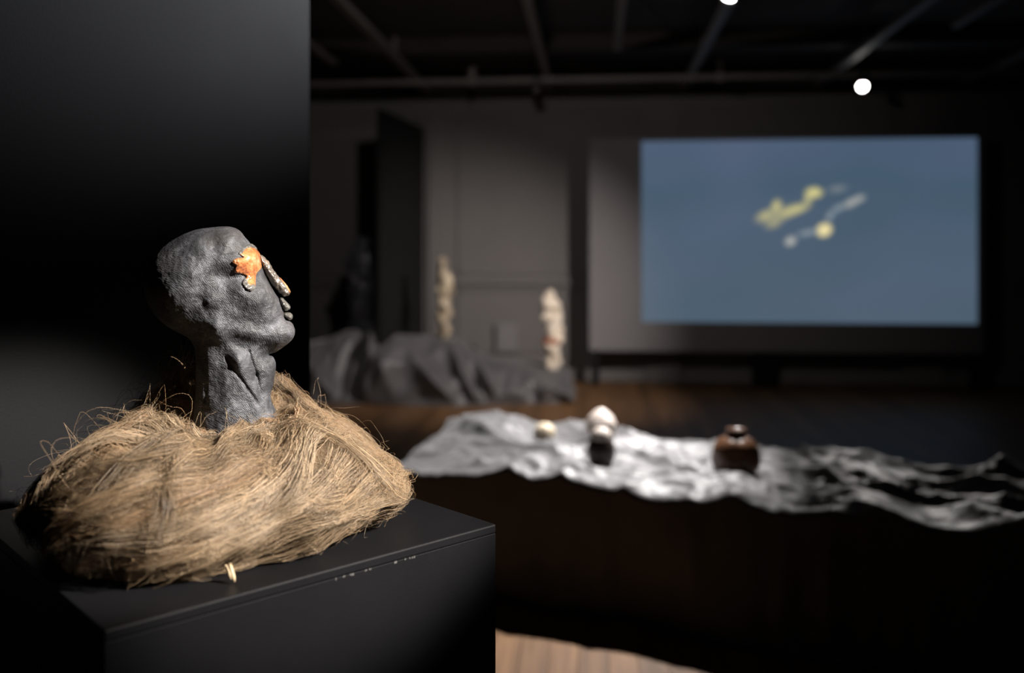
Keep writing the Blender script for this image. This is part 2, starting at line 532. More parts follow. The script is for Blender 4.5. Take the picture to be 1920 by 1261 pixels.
# small pale box on the wall low beside the figures
p0, p1 = at_y(930, 606, RY1 - 0.05), at_y(968, 660, RY1 - 0.05)
wb = thing('wall_box', 'small pale box on the back wall between the two pale figures', 'wall box', ((p0.x + p1.x) / 2, RY1, 0))
w2 = (p1.x - p0.x) / 2
obj('case', boxm(-w2, w2, -0.06, -0.001, p1.z, p0.z, 0.006), M['board'], wb)
obj('cover', boxm(-w2 * 0.85, w2 * 0.85, -0.066, -0.06, p1.z + 0.03, p0.z - 0.03, 0.002), M['board'], wb)

# ------------------------------------------------------------------ black partitions
e_ab = Vector((0.3705, 0.345)).normalized()
n_ab = Vector((-e_ab.y, e_ab.x))
def cam_rot(dx, dd):
    """world z-rotation of a local +X axis that points along (dx, dd) in camera ground coordinates"""
    w = RIGHT * dx + FWD * dd
    return math.atan2(w.y, w.x)
edge = at_depth(580, 480, 1.82); edge.z = 0
pt = thing('partition_wall', 'tall black painted partition wall close behind the fibre nest', 'partition', edge, cam_rot(e_ab.x, e_ab.y))
obj('panel', boxm(-2.6, 0, 0, 0.10, 0.0, 3.10, 0.003), M['black_panel'], pt)
obj('end_strip', boxm(0, 0.004, 0.004, 0.096, 0.0, 3.10, 0.001), M['black_panel'], pt)

pA, pB = at_depth(715, 480, 8.42), at_depth(795, 480, 9.74)
v = pB - pA
zt = H + (HY - 203) / F * 8.42
fp = thing('upright_panel', 'tall narrow black upright panel behind the draped figures', 'partition', (pA.x, pA.y, 0), math.atan2(v.y, v.x))
obj('panel', boxm(0, v.length, 0.0, 0.045, 0.0, zt, 0.003), M['far_panel'], fp)
obj('foot', boxm(0.1, v.length - 0.1, 0.045, 0.25, 0.0, 0.05, 0.003), M['far_panel'], fp)

# ------------------------------------------------------------------ pedestal
PZ = 1.0
T = H - PZ
A = Vector((-0.392, 0.867)); B = Vector((-0.0215, 1.212))
LEN_AB, LEN_AD = (B - A).length, 0.53
ped_c = A + e_ab * (LEN_AB / 2) + n_ab * (LEN_AD / 2)
ped = thing('pedestal', 'black painted square pedestal carrying the clay head and fibre nest', 'pedestal', cam2w(ped_c.x, ped_c.y, 0), cam_rot(e_ab.x, e_ab.y))
hx, hy = LEN_AB / 2, LEN_AD / 2
obj('top_panel', boxm(-hx, hx, -hy, hy, PZ - 0.012, PZ, 0.0022), M['black_paint'], ped)
for nm, q in (('side_panel', (-hx, hx, -hy, -hy + 0.018)), ('side_panel', (-hx, hx, hy - 0.018, hy)),
              ('side_panel', (-hx, -hx + 0.018, -hy + 0.0185, hy - 0.0185)), ('side_panel', (hx - 0.018, hx, -hy + 0.0185, hy - 0.0185))):
    obj(nm, boxm(q[0] + 0.0003, q[1] - 0.0003, q[2] + 0.0003, q[3] - 0.0003, 0.0, PZ - 0.0122, 0.0006), M['black_paint'], ped)
# worn paint flecks along the joint under the top
rr = random.Random(4)
for k in range(13):
    x = 0.03 + rr.random() * 0.09 if k < 9 else -0.02 + rr.random() * 0.05
    L = 0.001 + rr.random() * 0.004
    obj('paint_chip', boxm(x, x + L, -hy - 0.0002, -hy + 0.0004, PZ - 0.0135 - rr.random() * 0.0012, PZ - 0.0120), M['chip'], ped)

# ------------------------------------------------------------------ clay head
HD = 1.25                                     # depth of the head's middle plane
ANCH = (440.0, 560.0)
alpha = math.atan((ANCH[0] - CX) / F)
S_V = HD / F
S_U = S_V * math.cos(alpha)
head_loc = at_depth(ANCH[0], ANCH[1], HD)
# local axes: +X to the face side (perpendicular to the sight line), +Y away from the viewer, +Z up
head_rot = YAW - alpha
base_z = PZ + 0.001
head = thing('clay_bust', 'dark grey clay head facing sideways with glossy orange glaze over the eye', 'sculpture',
             (head_loc.x, head_loc.y, base_z), head_rot)
def hu(px): return (np.asarray(px, float) - ANCH[0]) * S_U
def hv(py): return (ANCH[1] - np.asarray(py, float)) * S_V + (head_loc.z - base_z)
BASE_PY = ANCH[1] + (head_loc.z - base_z) / S_V          # pixel row of the pedestal plane below the head

outline = [(435, 425.5), (417, 424.5), (392, 427), (367, 431.5), (341, 442), (319, 455), (298, 471.5), (283, 491), (275.5, 511), (273, 529),
           (277, 552), (286, 575), (301, 595), (321, 612), (341, 623), (355, 632), (364, 646), (367.5, 664), (368, 692), (368, 720), (366, 750),
           (364, 775), (358, 810), (346, 850), (338, 900), (335, BASE_PY), (440, BASE_PY), (560, BASE_PY), (556, 900), (545, 850), (532, 805), (520, 775), (511, 757),
           (509, 742), (513, 722), (517, 700), (517.5, 682), (513, 671), (506, 666), (520, 661), (535, 651), (550, 638), (554.5, 630), (555, 620), (551, 610),
           (544, 603), (536, 596), (532, 580), (524, 561), (509, 536), (496, 509), (490, 490), (486, 476), (481, 467), (471, 458), (460, 445), (449, 432)]
outl = smooth_poly(outline, 4)
def shepard(U, V, pts, p=2.6):
    num = np.zeros(U.shape); den = np.zeros(U.shape)
    for (x, y, val) in pts:
        w = 1.0 / (((U - x) ** 2 + (V - y) ** 2) / 400.0 + 0.35) ** (p / 2)
        num += w * val; den += w
    return num / den
W_PTS = [(350, 510, 86), (320, 540, 84), (380, 470, 82), (420, 455, 72), (440, 490, 74), (400, 560, 74), (450, 540, 68), (480, 560, 62), (500, 585, 53),
         (520, 615, 46), (540, 620, 40), (455, 610, 62), (420, 590, 66), (390, 610, 62), (400, 650, 52), (440, 660, 48), (410, 720, 50), (450, 730, 50), (490, 700, 36),
         (505, 690, 34), (430, 790, 56), (480, 790, 54), (440, 860, 70), (440, 920, 84), (470, 465, 50), (485, 500, 42), (470, 510, 58)]
R_PTS = [(340, 520, 98), (300, 530, 96), (400, 470, 74), (430, 440, 58), (470, 490, 48), (500, 560, 44), (525, 610, 38), (545, 625, 26), (440, 600, 70), (400, 640, 58),
         (400, 700, 60), (450, 720, 62), (505, 690, 26), (440, 800, 66), (440, 900, 80)]
def G(U, V, x, y, sx, sy=None, ang=0.0):
    sy = sy or sx
    c, s = math.cos(ang), math.sin(ang)
    a, b = (U - x) * c + (V - y) * s, -(U - x) * s + (V - y) * c
    return np.exp(-0.5 * ((a / sx) ** 2 + (b / sy) ** 2))
def seg_d(U, V, x0, y0, x1, y1):
    ex, ey = x1 - x0, y1 - y0
    t = np.clip(((U - x0) * ex + (V - y0) * ey) / (ex * ex + ey * ey), 0, 1)
    return np.hypot(U - x0 - t * ex, V - y0 - t * ey), t
def relief(U, V):
    """surface relief of the cheek side, in pixels of the head's own scale"""
    r = 0
    r = r + 6 * G(U, V, 470, 556, 26, 14, 0.5)                 # cheekbone
    r = r - 7 * G(U, V, 488, 518, 11, 14)                      # hollow beside the nose
    r = r - 5 * G(U, V, 455, 520, 26, 9, -0.1)                 # socket below the glaze
    r = r + 4 * G(U, V, 425, 482, 24, 13, -0.3)                # temple
    r = r - 4.5 * G(U, V, 425, 517, 24, 8, 0.05)
    r = r - 5 * G(U, V, 470, 606, 26, 9, 0.25)                 # hollow above the jaw
    r = r - 3.5 * G(U, V, 512, 606, 12, 8, 0.2)
    r = r + 4 * G(U, V, 535, 622, 12, 9)                       # chin
    d, t = seg_d(U, V, 412, 606, 530, 640); r = r + 2.5 * np.exp(-0.5 * (d / 11) ** 2)      # jaw line
    d, t = seg_d(U, V, 428, 634, 520, 660); r = r - 9 * np.exp(-0.5 * (d / 15) ** 2)    # under the jaw
    d, t = seg_d(U, V, 398, 600, 446, 668); r = r + 8 * np.exp(-0.5 * (d / 9) ** 2)      # tendon
    d, t = seg_d(U, V, 446, 668, 500, 775); r = r + 5 * np.exp(-0.5 * (d / 10) ** 2)
    d, t = seg_d(U, V, 425, 665, 500, 778); r = r - 3.6 * np.exp(-0.5 * (d / 2.4) ** 2)  # scored lines down the neck
    d, t = seg_d(U, V, 466, 656, 480, 700); r = r - 4.0 * np.exp(-0.5 * (d / 2.2) ** 2)
    d, t = seg_d(U, V, 480, 700, 497, 768); r = r - 4.5 * np.exp(-0.5 * (d / 2.4) ** 2)
    d, t = seg_d(U, V, 384, 634, 388, 745); r = r - 3.0 * np.exp(-0.5 * (d / 2.6) ** 2)
    r = r - 5.0 * G(U, V, 408, 690, 12, 34, 0.05)              # hollow at the back of the neck
    r = r + 5.5 * G(U, V, 437, 742, 15, 30, 0.3)
    d, t = seg_d(U, V, 372, 482, 436, 472); r = r - 1.6 * np.exp(-0.5 * (d / 1.8) ** 2)
    d, t = seg_d(U, V, 516, 560, 508, 592); r = r - 2.2 * np.exp(-0.5 * (d / 3.0) ** 2)  # crease at the mouth corner
    d, t = seg_d(U, V, 380, 560, 400, 600); r = r - 2.5 * np.exp(-0.5 * (d / 5.0) ** 2)
    return r
def head_half_width(U, V):
    return shepard(U, V, W_PTS) + relief(U, V)
STEP = 1.75
us = np.arange(264, 566, STEP); vs = np.arange(416, BASE_PY + 3, STEP); ws = np.arange(-100, 101, STEP)
U2, V2 = np.meshgrid(us, vs, indexing='ij')
sd = poly_sd(U2, V2, outl)
HW = head_half_width(U2, V2)
HR = shepard(U2, V2, R_PTS)
NZ1 = perlin(U2 / 34, V2 / 34, 3.3) * 2.0 + perlin(U2 / 14, V2 / 14, 9.1) * 0.8 + perlin(U2 / 5.5, V2 / 5.5, 1.7) * 0.36
g = np.clip(1 - sd / HR, 0, None)
HALF = (HW + NZ1) * np.sqrt(np.clip(1 - g * g, 0, 1))        # visible half width at every (u, v)
Fh = ((np.abs(ws)[None, None, :]) / np.maximum(HW + NZ1, 4)[..., None]) ** 2 + (g ** 2)[..., None] - 1
hvts, hq = surface_nets(Fh, (us[0], vs[0], ws[0]), (STEP,) * 3)
# fine hand-worked unevenness so that the far side and rim are not mirror smooth
nzv = perlin(hvts[:, 0] / 9, hvts[:, 1] / 9, hvts[:, 2] / 9) * 0.5 + perlin(hvts[:, 0] / 22, hvts[:, 1] / 22, hvts[:, 2] / 22 + 7) * 1.0
ctr = np.stack([hvts[:, 0] - 420, np.zeros(len(hvts)), hvts[:, 2]], 1)
rad = np.linalg.norm(ctr, axis=1)[:, None] + 1e-6
hvts = hvts + ctr / rad * nzv[:, None] * (hvts[:, 1] < BASE_PY - 20)[:, None]
def head_xyz(P):
    return np.stack([hu(P[:, 0]), P[:, 2] * S_V, hv(P[:, 1])], 1)

def clay_material():
    m, nt, b = new_mat('smoked_grey_clay')
    tc = nd(nt, 'ShaderNodeTexCoord')
    n1 = nd(nt, 'ShaderNodeTexNoise', Scale=22.0, Detail=9.0, Roughness=0.70, Distortion=0.8)
    nt.links.new(tc.outputs['Object'], n1.inputs['Vector'])
    r = nd(nt, 'ShaderNodeValToRGB')
    e = r.color_ramp.elements
    e[0].position = 0.30; e[0].color = (0.014, 0.0135, 0.014, 1)
    e[1].position = 0.72; e[1].color = (0.170, 0.175, 0.195, 1)
    k = r.color_ramp.elements.new(0.5); k.color = (0.050, 0.051, 0.056, 1)
    nt.links.new(n1.outputs['Fac'], r.inputs[0])
    # brownish dusting
    n3 = nd(nt, 'ShaderNodeTexNoise', Scale=9.0, Detail=4.0); nt.links.new(tc.outputs['Object'], n3.inputs['Vector'])
    mr = nd(nt, 'ShaderNodeMapRange'); mr.inputs['From Min'].default_value = 0.55; mr.inputs['From Max'].default_value = 0.8; mr.inputs['To Max'].default_value = 0.6
    nt.links.new(n3.outputs['Fac'], mr.inputs['Value'])
    mx = nd(nt, 'ShaderNodeMixRGB'); mx.inputs[2].default_value = (0.10, 0.082, 0.070, 1)
    nt.links.new(mr.outputs[0], mx.inputs[0]); nt.links.new(r.outputs[0], mx.inputs[1])
    nt.links.new(mx.outputs[0], b.inputs['Base Color'])
    b.inputs['Roughness'].default_value = 0.50
    b.inputs['Specular IOR Level'].default_value = 0.45
    # tool strokes and grain
    mp = nd(nt, 'ShaderNodeMapping'); mp.inputs['Scale'].default_value = (120, 60, 420); mp.inputs['Rotation'].default_value = (0, 0.6, 0)
    nt.links.new(tc.outputs['Object'], mp.inputs['Vector'])
    n2 = nd(nt, 'ShaderNodeTexNoise', Scale=1.0, Detail=4.0, Roughness=0.6, Distortion=0.4); nt.links.new(mp.outputs[0], n2.inputs['Vector'])
    n4 = nd(nt, 'ShaderNodeTexNoise', Scale=260.0, Detail=3.0); nt.links.new(tc.outputs['Object'], n4.inputs['Vector'])
    ad0 = nd(nt, 'ShaderNodeMath', operation='ADD'); nt.links.new(n2.outputs['Fac'], ad0.inputs[0]); nt.links.new(n4.outputs['Fac'], ad0.inputs[1])
    wv = nd(nt, 'ShaderNodeTexWave', Scale=190.0, Distortion=9.0, Detail=3.0); wv.bands_direction = 'DIAGONAL'
    nt.links.new(tc.outputs['Object'], wv.inputs['Vector'])
    wm = nd(nt, 'ShaderNodeMath', operation='MULTIPLY'); wm.inputs[1].default_value = 0.3; nt.links.new(wv.outputs['Fac'], wm.inputs[0])
    ad = nd(nt, 'ShaderNodeMath', operation='ADD'); nt.links.new(ad0.outputs[0], ad.inputs[0]); nt.links.new(wm.outputs[0], ad.inputs[1])
    bp = nd(nt, 'ShaderNodeBump', Strength=0.85, Distance=0.0009); nt.links.new(ad.outputs[0], bp.inputs['Height'])
    nt.links.new(bp.outputs[0], b.inputs['Normal'])
    return m
M['clay'] = clay_material()
obj('head_and_neck', mesh_np('head_and_neck', head_xyz(hvts), hq[:, ::-1]), M['clay'], head, True)

def half_at(U, V):
    """bilinear look-up of the head's visible half width"""
    iu = np.clip((U - us[0]) / STEP, 0, len(us) - 1.001); iv = np.clip((V - vs[0]) / STEP, 0, len(vs) - 1.001)
    a, b = iu.astype(int), iv.astype(int); fa, fb = iu - a, iv - b
    return (HALF[a, b] * (1 - fa) * (1 - fb) + HALF[a + 1, b] * fa * (1 - fb) + HALF[a, b + 1] * (1 - fa) * fb + HALF[a + 1, b + 1] * fa * fb)

def inflated(name, poly, half, rad, mat, step=0.9, noise=0.8, nscale=7.0, wc=0.0, label=None, pad=3):
    """rounded slab from a side outline, centred on the head's middle plane (or wc)"""
    P = smooth_poly(poly, 5)
    u = np.arange(P[:, 0].min() - pad, P[:, 0].max() + pad, step); v = np.arange(P[:, 1].min() - pad, P[:, 1].max() + pad, step)
    w = np.arange(-half - pad, half + pad + step, step)
    U, V = np.meshgrid(u, v, indexing='ij')
    s = poly_sd(U, V, P)
    gg = np.clip(1 - s / rad, 0, None)
    n = perlin(U[..., None] / nscale, V[..., None] / nscale, w[None, None, :] / nscale) * noise / half * 2
    Fv = (np.abs(w)[None, None, :] / half) ** 2 + (gg ** 2)[..., None] - 1 + n
    X, Q = surface_nets(Fv, (u[0], v[0], w[0] + wc), (step,) * 3)
    o = obj(name, mesh_np(name, head_xyz(X), Q[:, ::-1]), mat, head, True)
    if label: tag(o, label)
    return o

def glaze_material(name, cols, rough=0.22, scale=140.0):
    m, nt, b = new_mat(name)
    tc = nd(nt, 'ShaderNodeTexCoord')
    n1 = nd(nt, 'ShaderNodeTexNoise', Scale=scale, Detail=5.0, Roughness=0.65)
    nt.links.new(tc.outputs['Object'], n1.inputs['Vector'])
    r = nd(nt, 'ShaderNodeValToRGB')
    e = r.color_ramp.elements
    e[0].position = 0.30; e[0].color = (*cols[0], 1); e[1].position = 0.72; e[1].color = (*cols[-1], 1)
    for k, c in enumerate(cols[1:-1]):
        q = e.new(0.30 + 0.42 * (k + 1) / (len(cols) - 1)); q.color = (*c, 1)
    nt.links.new(n1.outputs['Fac'], r.inputs[0]); nt.links.new(r.outputs[0], b.inputs['Base Color'])
    b.inputs['Roughness'].default_value = rough
    b.inputs['Coat Weight'].default_value = 0.6; b.inputs['Coat Roughness'].default_value = 0.12
    n2 = nd(nt, 'ShaderNodeTexVoronoi', Scale=420.0); nt.links.new(tc.outputs['Object'], n2.inputs['Vector'])
    bp = nd(nt, 'ShaderNodeBump', Strength=0.5, Distance=0.0008); nt.links.new(n2.outputs['Distance'], bp.inputs['Height'])
    nt.links.new(bp.outputs[0], b.inputs['Normal'])
    return m
M['orange'] = glaze_material('orange_glaze', [(0.14, 0.05, 0.035), (0.42, 0.14, 0.05), (0.58, 0.24, 0.095), (0.62, 0.40, 0.28)], scale=75)
M['grey_glaze'] = glaze_material('grey_brown_glaze', [(0.04, 0.035, 0.03), (0.12, 0.10, 0.082), (0.19, 0.165, 0.14), (0.36, 0.20, 0.11)], scale=90)
M['lip_glaze'] = glaze_material('pale_grey_glaze', [(0.06, 0.056, 0.05), (0.15, 0.142, 0.128), (0.25, 0.235, 0.215)], scale=160)

inflated('nose', [(487, 478), (494, 480), (503, 488.5), (506, 493), (513, 505), (520, 514), (527, 522), (534, 530), (540, 538), (545, 547), (544, 553), (536, 556.5),
                  (527, 552), (519, 545), (509, 533), (498, 514), (490, 499), (485, 488)], 15, 11, M['grey_glaze'], noise=1.6, nscale=6, label='grey and orange glazed nose ridge')
tip = inflated('nose_tip_glaze', [(526, 520.5), (534, 528), (541, 537), (546.5, 547), (544, 551), (538, 545), (531, 533), (525, 525)], 12, 6, M['orange'], noise=0.6, label='orange glaze along the nose tip')
inflated('upper_lip', [(525, 560), (531, 559), (537, 565), (543, 571), (546, 576), (545, 581), (538, 584), (531, 582), (525, 572)], 22, 9, M['lip_glaze'], noise=1.8, nscale=5)
inflated('lower_lip', [(533, 588), (541, 587), (547, 588), (551, 594), (549, 600), (544, 602), (537, 599), (532, 594)], 20, 7, M['lip_glaze'], noise=1.5, nscale=5)

# orange glaze patch over the near eye: bulging eyeball with a drip and crusty edge
eye_poly = [(480, 466), (488, 476), (493, 487), (491, 501), (481, 512), (479, 525), (477.5, 538), (470, 543.5), (460, 538), (454, 527), (461, 518), (455, 513), (441.5, 510.5),
            (439, 505), (442, 497.5), (434.5, 490.5), (443, 484), (456, 482), (449, 476), (458, 467), (468, 461.5)]
def glaze_patch(name, poly, mat, thick, bulges, step=0.85, noise=1.2, label=None, side=-1):
    P = smooth_poly(poly, 5)
    u = np.arange(P[:, 0].min() - 3, P[:, 0].max() + 3, step); v = np.arange(P[:, 1].min() - 3, P[:, 1].max() + 3, step)
    U, V = np.meshgrid(u, v, indexing='ij')
    s = poly_sd(U, V, P)
    base = half_at(U, V)
    th = thick * np.sqrt(np.clip(1 - np.clip(1 - s / 4.5, 0, None) ** 2, 0, 1))
    for (x, y, r_, h_) in bulges:
        th = th + h_ * np.exp(-((U - x) ** 2 + (V - y) ** 2) / (0.62 * r_) ** 2 * 0.5 * 1.3)
    th = th + noise * perlin(U / 5, V / 5, 2.2) + 0.6 * noise * perlin(U / 2.4, V / 2.4, 5.2)
    lo, hi = (base - 9).min(), (base + th).max() + 3
    w = np.arange(lo, hi + step, step)
    top = base + th; bot = base - 6
    Fv = np.maximum(np.maximum(w[None, None, :] - top[..., None], bot[..., None] - w[None, None, :]), -s[..., None])
    X, Q = surface_nets(Fv, (u[0], v[0], w[0]), (step,) * 3)
    X[:, 2] *= side
    o = obj(name, mesh_np(name, head_xyz(X), Q if side < 0 else Q[:, ::-1]), mat, head, True)
    if label: tag(o, label)
    return o
glaze_patch('eye_glaze', eye_poly, M['orange'], 4.0, [(473, 484, 20, 9), (470, 512, 11, 3), (469, 531, 10, 4), (447, 490, 8, 2)], label='glossy orange glaze dripping from the eye')
glaze_patch('brow_crust', [(447, 476), (452, 468), (460, 462), (470, 456), (480, 462), (482, 468), (470, 466), (460, 471), (455, 478)], M['lip_glaze'], 5.0, [], noise=2.2, label='grey crust along the brow')
glaze_patch('drip_tip', [(456, 522), (462, 520), (468, 528), (476, 528), (478, 538), (470, 544), (460, 539), (454, 530)], M['lip_glaze'], 6.5, [(470, 536, 8, 2)], noise=1.5, label='pale grey end of the glaze drip')

# ------------------------------------------------------------------ fibre nest around the neck
nc = cam2w(-0.392, 1.235, PZ)
nest = thing('fibre_nest', 'mound of tangled straw-blond flax fibres wound around the neck of the clay head', 'fibre nest', nc, YAW)
# local axes of the nest = camera ground axes
RC = 0.102
def ring(th, ph, off=0.0):
    """point on the mound: th around the neck, ph over the ring (0 outside, pi/2 top, pi inside)"""
    th, ph, off = np.broadcast_arrays(th, ph, off)
    c, s = np.cos(th), np.sin(th)
    # outer reach and height differ around the ring
    bell = lambda t0, wd: np.exp(-(np.angle(np.exp(1j * (th - t0))) / wd) ** 2)
    reach = 0.124 - 0.008 * bell(math.pi * 0.95, 0.6) + 0.005 * np.sin(3 * th + 1) + 0.030 * bell(-1.70, 0.55) + 0.014 * bell(-0.10, 0.22) * (np.sin(ph) < 0.6)
    inner = 0.050
    hgt = 0.098 + 0.004 * np.sin(2 * th + 0.5) + 0.046 * bell(2.45, 0.30) + 0.024 * bell(1.2, 0.4) - 0.026 * bell(-1.4, 0.8) - 0.016 * bell(0.1, 0.6) - 0.010 * bell(-2.9, 0.6)
    lump = 0.014 * perlin(c * 2.6 + 5, s * 2.6, ph * 0.8) + 0.011 * perlin(c * 6, s * 6 + 3, ph * 1.8) + 0.005 * perlin(c * 13, s * 13 + 3, ph * 3.8)
    a = np.where(np.cos(ph) > 0, reach, inner) + off + lump
    pw = 1.30 - 0.28 * bell(-1.6, 0.9) + 0.35 * bell(0.3, 0.8) + 0.22 * bell(math.pi, 0.6)
    sg = lambda q: np.sign(q) * np.abs(q) ** pw
    r = RC + a * sg(np.cos(ph))
    z = 0.045 + (hgt + off + lump) * np.where(np.cos(ph) > 0, sg(np.sin(ph)), np.sign(np.sin(ph)) * np.abs(np.sin(ph)) ** 0.45)
    z = np.where(z < 0.004, 0.004 + (z - 0.004) * 0.08, z)
    z = np.maximum(z, 0.0015)
    return np.stack([r * c, r * s, z], -1)

nt_, np_ = 160, 64
TH, PH = np.meshgrid(np.linspace(0, 2 * math.pi, nt_, endpoint=False), np.linspace(-0.9, math.pi + 0.9, np_), indexing='ij')
V_ = ring(TH, PH, -0.010).reshape(-1, 3)
iq = []
for i in range(nt_):
    j = (i + 1) % nt_
    k = np.arange(np_ - 1)
    iq.append(np.stack([i * np_ + k, j * np_ + k, j * np_ + k + 1, i * np_ + k + 1], 1))
M['core'] = material('matted_fibre', (0.50, 0.355, 0.215), (0.38, 0.26, 0.15), rough=0.85, scale=30, bump=0.004, bump_scale=120, stretch=(1, 1, 2.5))
obj('matted_core', mesh_np('matted_core', V_, np.concatenate(iq)), M['core'], nest, True)

def fibre_material():
    m, nt, b = new_mat('flax_fibre')
    at = nd(nt, 'ShaderNodeAttribute', attribute_name='tone')
    nt.links.new(at.outputs['Color'], b.inputs['Base Color'])
    b.inputs['Roughness'].default_value = 0.42
    b.inputs['Specular IOR Level'].default_value = 0.5
    tr = nd(nt, 'ShaderNodeBsdfTranslucent'); nt.links.new(at.outputs['Color'], tr.inputs['Color'])
    mx = nd(nt, 'ShaderNodeMixShader'); mx.inputs[0].default_value = 0.22
    out = nt.nodes['Material Output']
    nt.links.new(b.outputs[0], mx.inputs[1]); nt.links.new(tr.outputs[0], mx.inputs[2]); nt.links.new(mx.outputs[0], out.inputs['Surface'])
    return m
M['fibre'] = fibre_material()

def strands_mesh(name, P, rad, col, taper=True):
    """P (n, m, 3) strand points, rad (n,), col (n, 3): three-sided tubes in one mesh"""
    n, m, _ = P.shape
    Tn = np.gradient(P, axis=1)
    Tn /= np.linalg.norm(Tn, axis=2, keepdims=True) + 1e-9
    ref = np.where(np.abs(Tn[..., 2:3]) > 0.9, np.array([1.0, 0, 0]), np.array([0, 0, 1.0]))
    N1 = np.cross(Tn, ref); N1 /= np.linalg.norm(N1, axis=2, keepdims=True) + 1e-9
    N2 = np.cross(Tn, N1)
    k = np.linspace(0, 1, m)
    prof = (0.35 + 0.65 * np.minimum(1, np.minimum(k, 1 - k) * 5)) if taper else np.ones(m)
    R_ = rad[:, None, None] * prof[None, :, None]
    vs_ = []
    for q in range(3):
        a = 2 * math.pi * q / 3
        vs_.append(P + R_ * (math.cos(a) * N1 + math.sin(a) * N2))
    Vt = np.stack(vs_, 2).reshape(-1, 3)
    base = (np.arange(n) * m * 3)[:, None, None] + (np.arange(m - 1) * 3)[None, :, None]
    Q = []
    for q in range(3):
        q2 = (q + 1) % 3
        Q.append(np.concatenate([base + q, base + q2, base + 3 + q2, base + 3 + q], 2).reshape(-1, 4))
    me = mesh_np(name, Vt, np.concatenate(Q))
    ca = me.color_attributes.new('tone', 'FLOAT_COLOR', 'POINT')
    C = np.ones((n, m * 3, 4), np.float32); C[..., :3] = col[:, None, :]
    ca.data.foreach_set('color', C.ravel())
    return me

TONES = np.array([0.90, 0.885, 0.89]) * np.array([(0.60, 0.44, 0.27), (0.52, 0.37, 0.215), (0.66, 0.50, 0.32), (0.43, 0.29, 0.16), (0.57, 0.36, 0.20), (0.50, 0.40, 0.29), (0.70, 0.56, 0.39)])
TW = np.array([0.25, 0.22, 0.14, 0.14, 0.10, 0.09, 0.06])
def wiggle(n, m, amp, freq, rng):
    k = np.linspace(0, 1, m)[None, :]
    out = np.zeros((n, m, 3))
    for o_ in range(2):
        fr = freq * (1 + o_) * rng.uniform(0.6, 1.5, (n, 1, 3)); ph = rng.uniform(0, 6.28, (n, 1, 3))
        out += amp[:, None, None] / (1 + o_) * np.sin(fr * k[..., None] * 6.283 + ph)
    return out
ang = lambda a: np.angle(np.exp(1j * a))

# combed locks: strands that follow a shared guide line over the mound
def locks():
    Pall, Rall, Call = [], [], []
    rng = np.random.default_rng(21)
    m = 18
    for g_ in range(215):
        # more locks where the photo looks: front half
        th0 = rng.uniform(-math.pi, math.pi) if g_ % 3 == 0 else rng.uniform(-math.pi * 1.08, 0.12)
        front = math.exp(-(ang(th0 + 1.35) / 0.75) ** 2)
        left = math.exp(-(ang(th0 - math.pi * 1.10) / 0.62) ** 2)
        ph0 = rng.uniform(-0.35, 2.2)
        if left > 0.5 and rng.random() < 0.85:
            # the curled lobe: arcs falling over the outside
            dth = rng.uniform(-0.10, 0.45); dph = -rng.uniform(1.1, 2.1); ph0 = rng.uniform(0.25, 1.3)
        else:
            dth = rng.uniform(0.55, 1.35); dph = dth * (0.25 + 1.0 * front) * rng.uniform(0.6, 1.4)
        if rng.random() < 0.16: dph = rng.uniform(-1.4, 1.4); dth *= rng.uniform(-0.6, 0.8)
        n = int(rng.uniform(42, 68))
        k = np.linspace(-0.5, 0.5, m)
        gth = th0 + dth * k + 0.10 * np.sin(k * 4 + rng.uniform(0, 6)); gph = ph0 + dph * k + 0.14 * np.sin(k * 5 + rng.uniform(0, 6))
        spread = rng.uniform(0.5, 1.2)
        fan = 0.6 + 0.7 * np.abs(np.linspace(-1, 1, m))[None, :]
        oth = rng.normal(0, 0.05 * spread, (n, 1)) * fan; oph = rng.normal(0, 0.10 * spread, (n, 1)) * fan
        lift = rng.uniform(-0.005, 0.012) + np.abs(rng.normal(0, 0.0035, (n, 1))) + 0.004 * (1 - (2 * k[None, :]) ** 2) * rng.uniform(-0.5, 1.5)
        ph = np.clip(gph[None, :] + oph, -0.75, math.pi + 0.5)
        P = ring(gth[None, :] + oth, ph, lift)
        # uneven strand lengths
        cut = rng.uniform(0.55, 1.0, n); st = rng.uniform(0, 1, n) * (1 - cut)
        src = np.linspace(0, 1, m)
        for d_ in range(3):
            for q in range(n):
                P[q, :, d_] = np.interp(st[q] + cut[q] * src, src, P[q, :, d_])
        P = P + wiggle(n, m, rng.uniform(0.0004, 0.0016, n), 1.6, rng)
        P[..., 2] = np.maximum(P[..., 2], 0.001)
        Pall.append(P); Rall.append(rng.uniform(0.00014, 0.00032, n) * np.where(rng.random(n) < 0.07, 1.9, 1))
        base = TONES[rng.choice(len(TONES), p=TW)] * 0.6 + TONES[rng.choice(len(TONES), p=TW, size=n)] * 0.4
        Call.append(base * rng.uniform(0.55, 1.15) * rng.uniform(0.42, 1.35, (n, 1)))
    return np.concatenate(Pall), np.concatenate(Rall), np.concatenate(Call)
P, R_, C_ = locks()
lk = obj('combed_fibres', strands_mesh('combed_fibres', P, R_, C_), M['fibre'], nest, True)
tag(lk, kind='stuff')

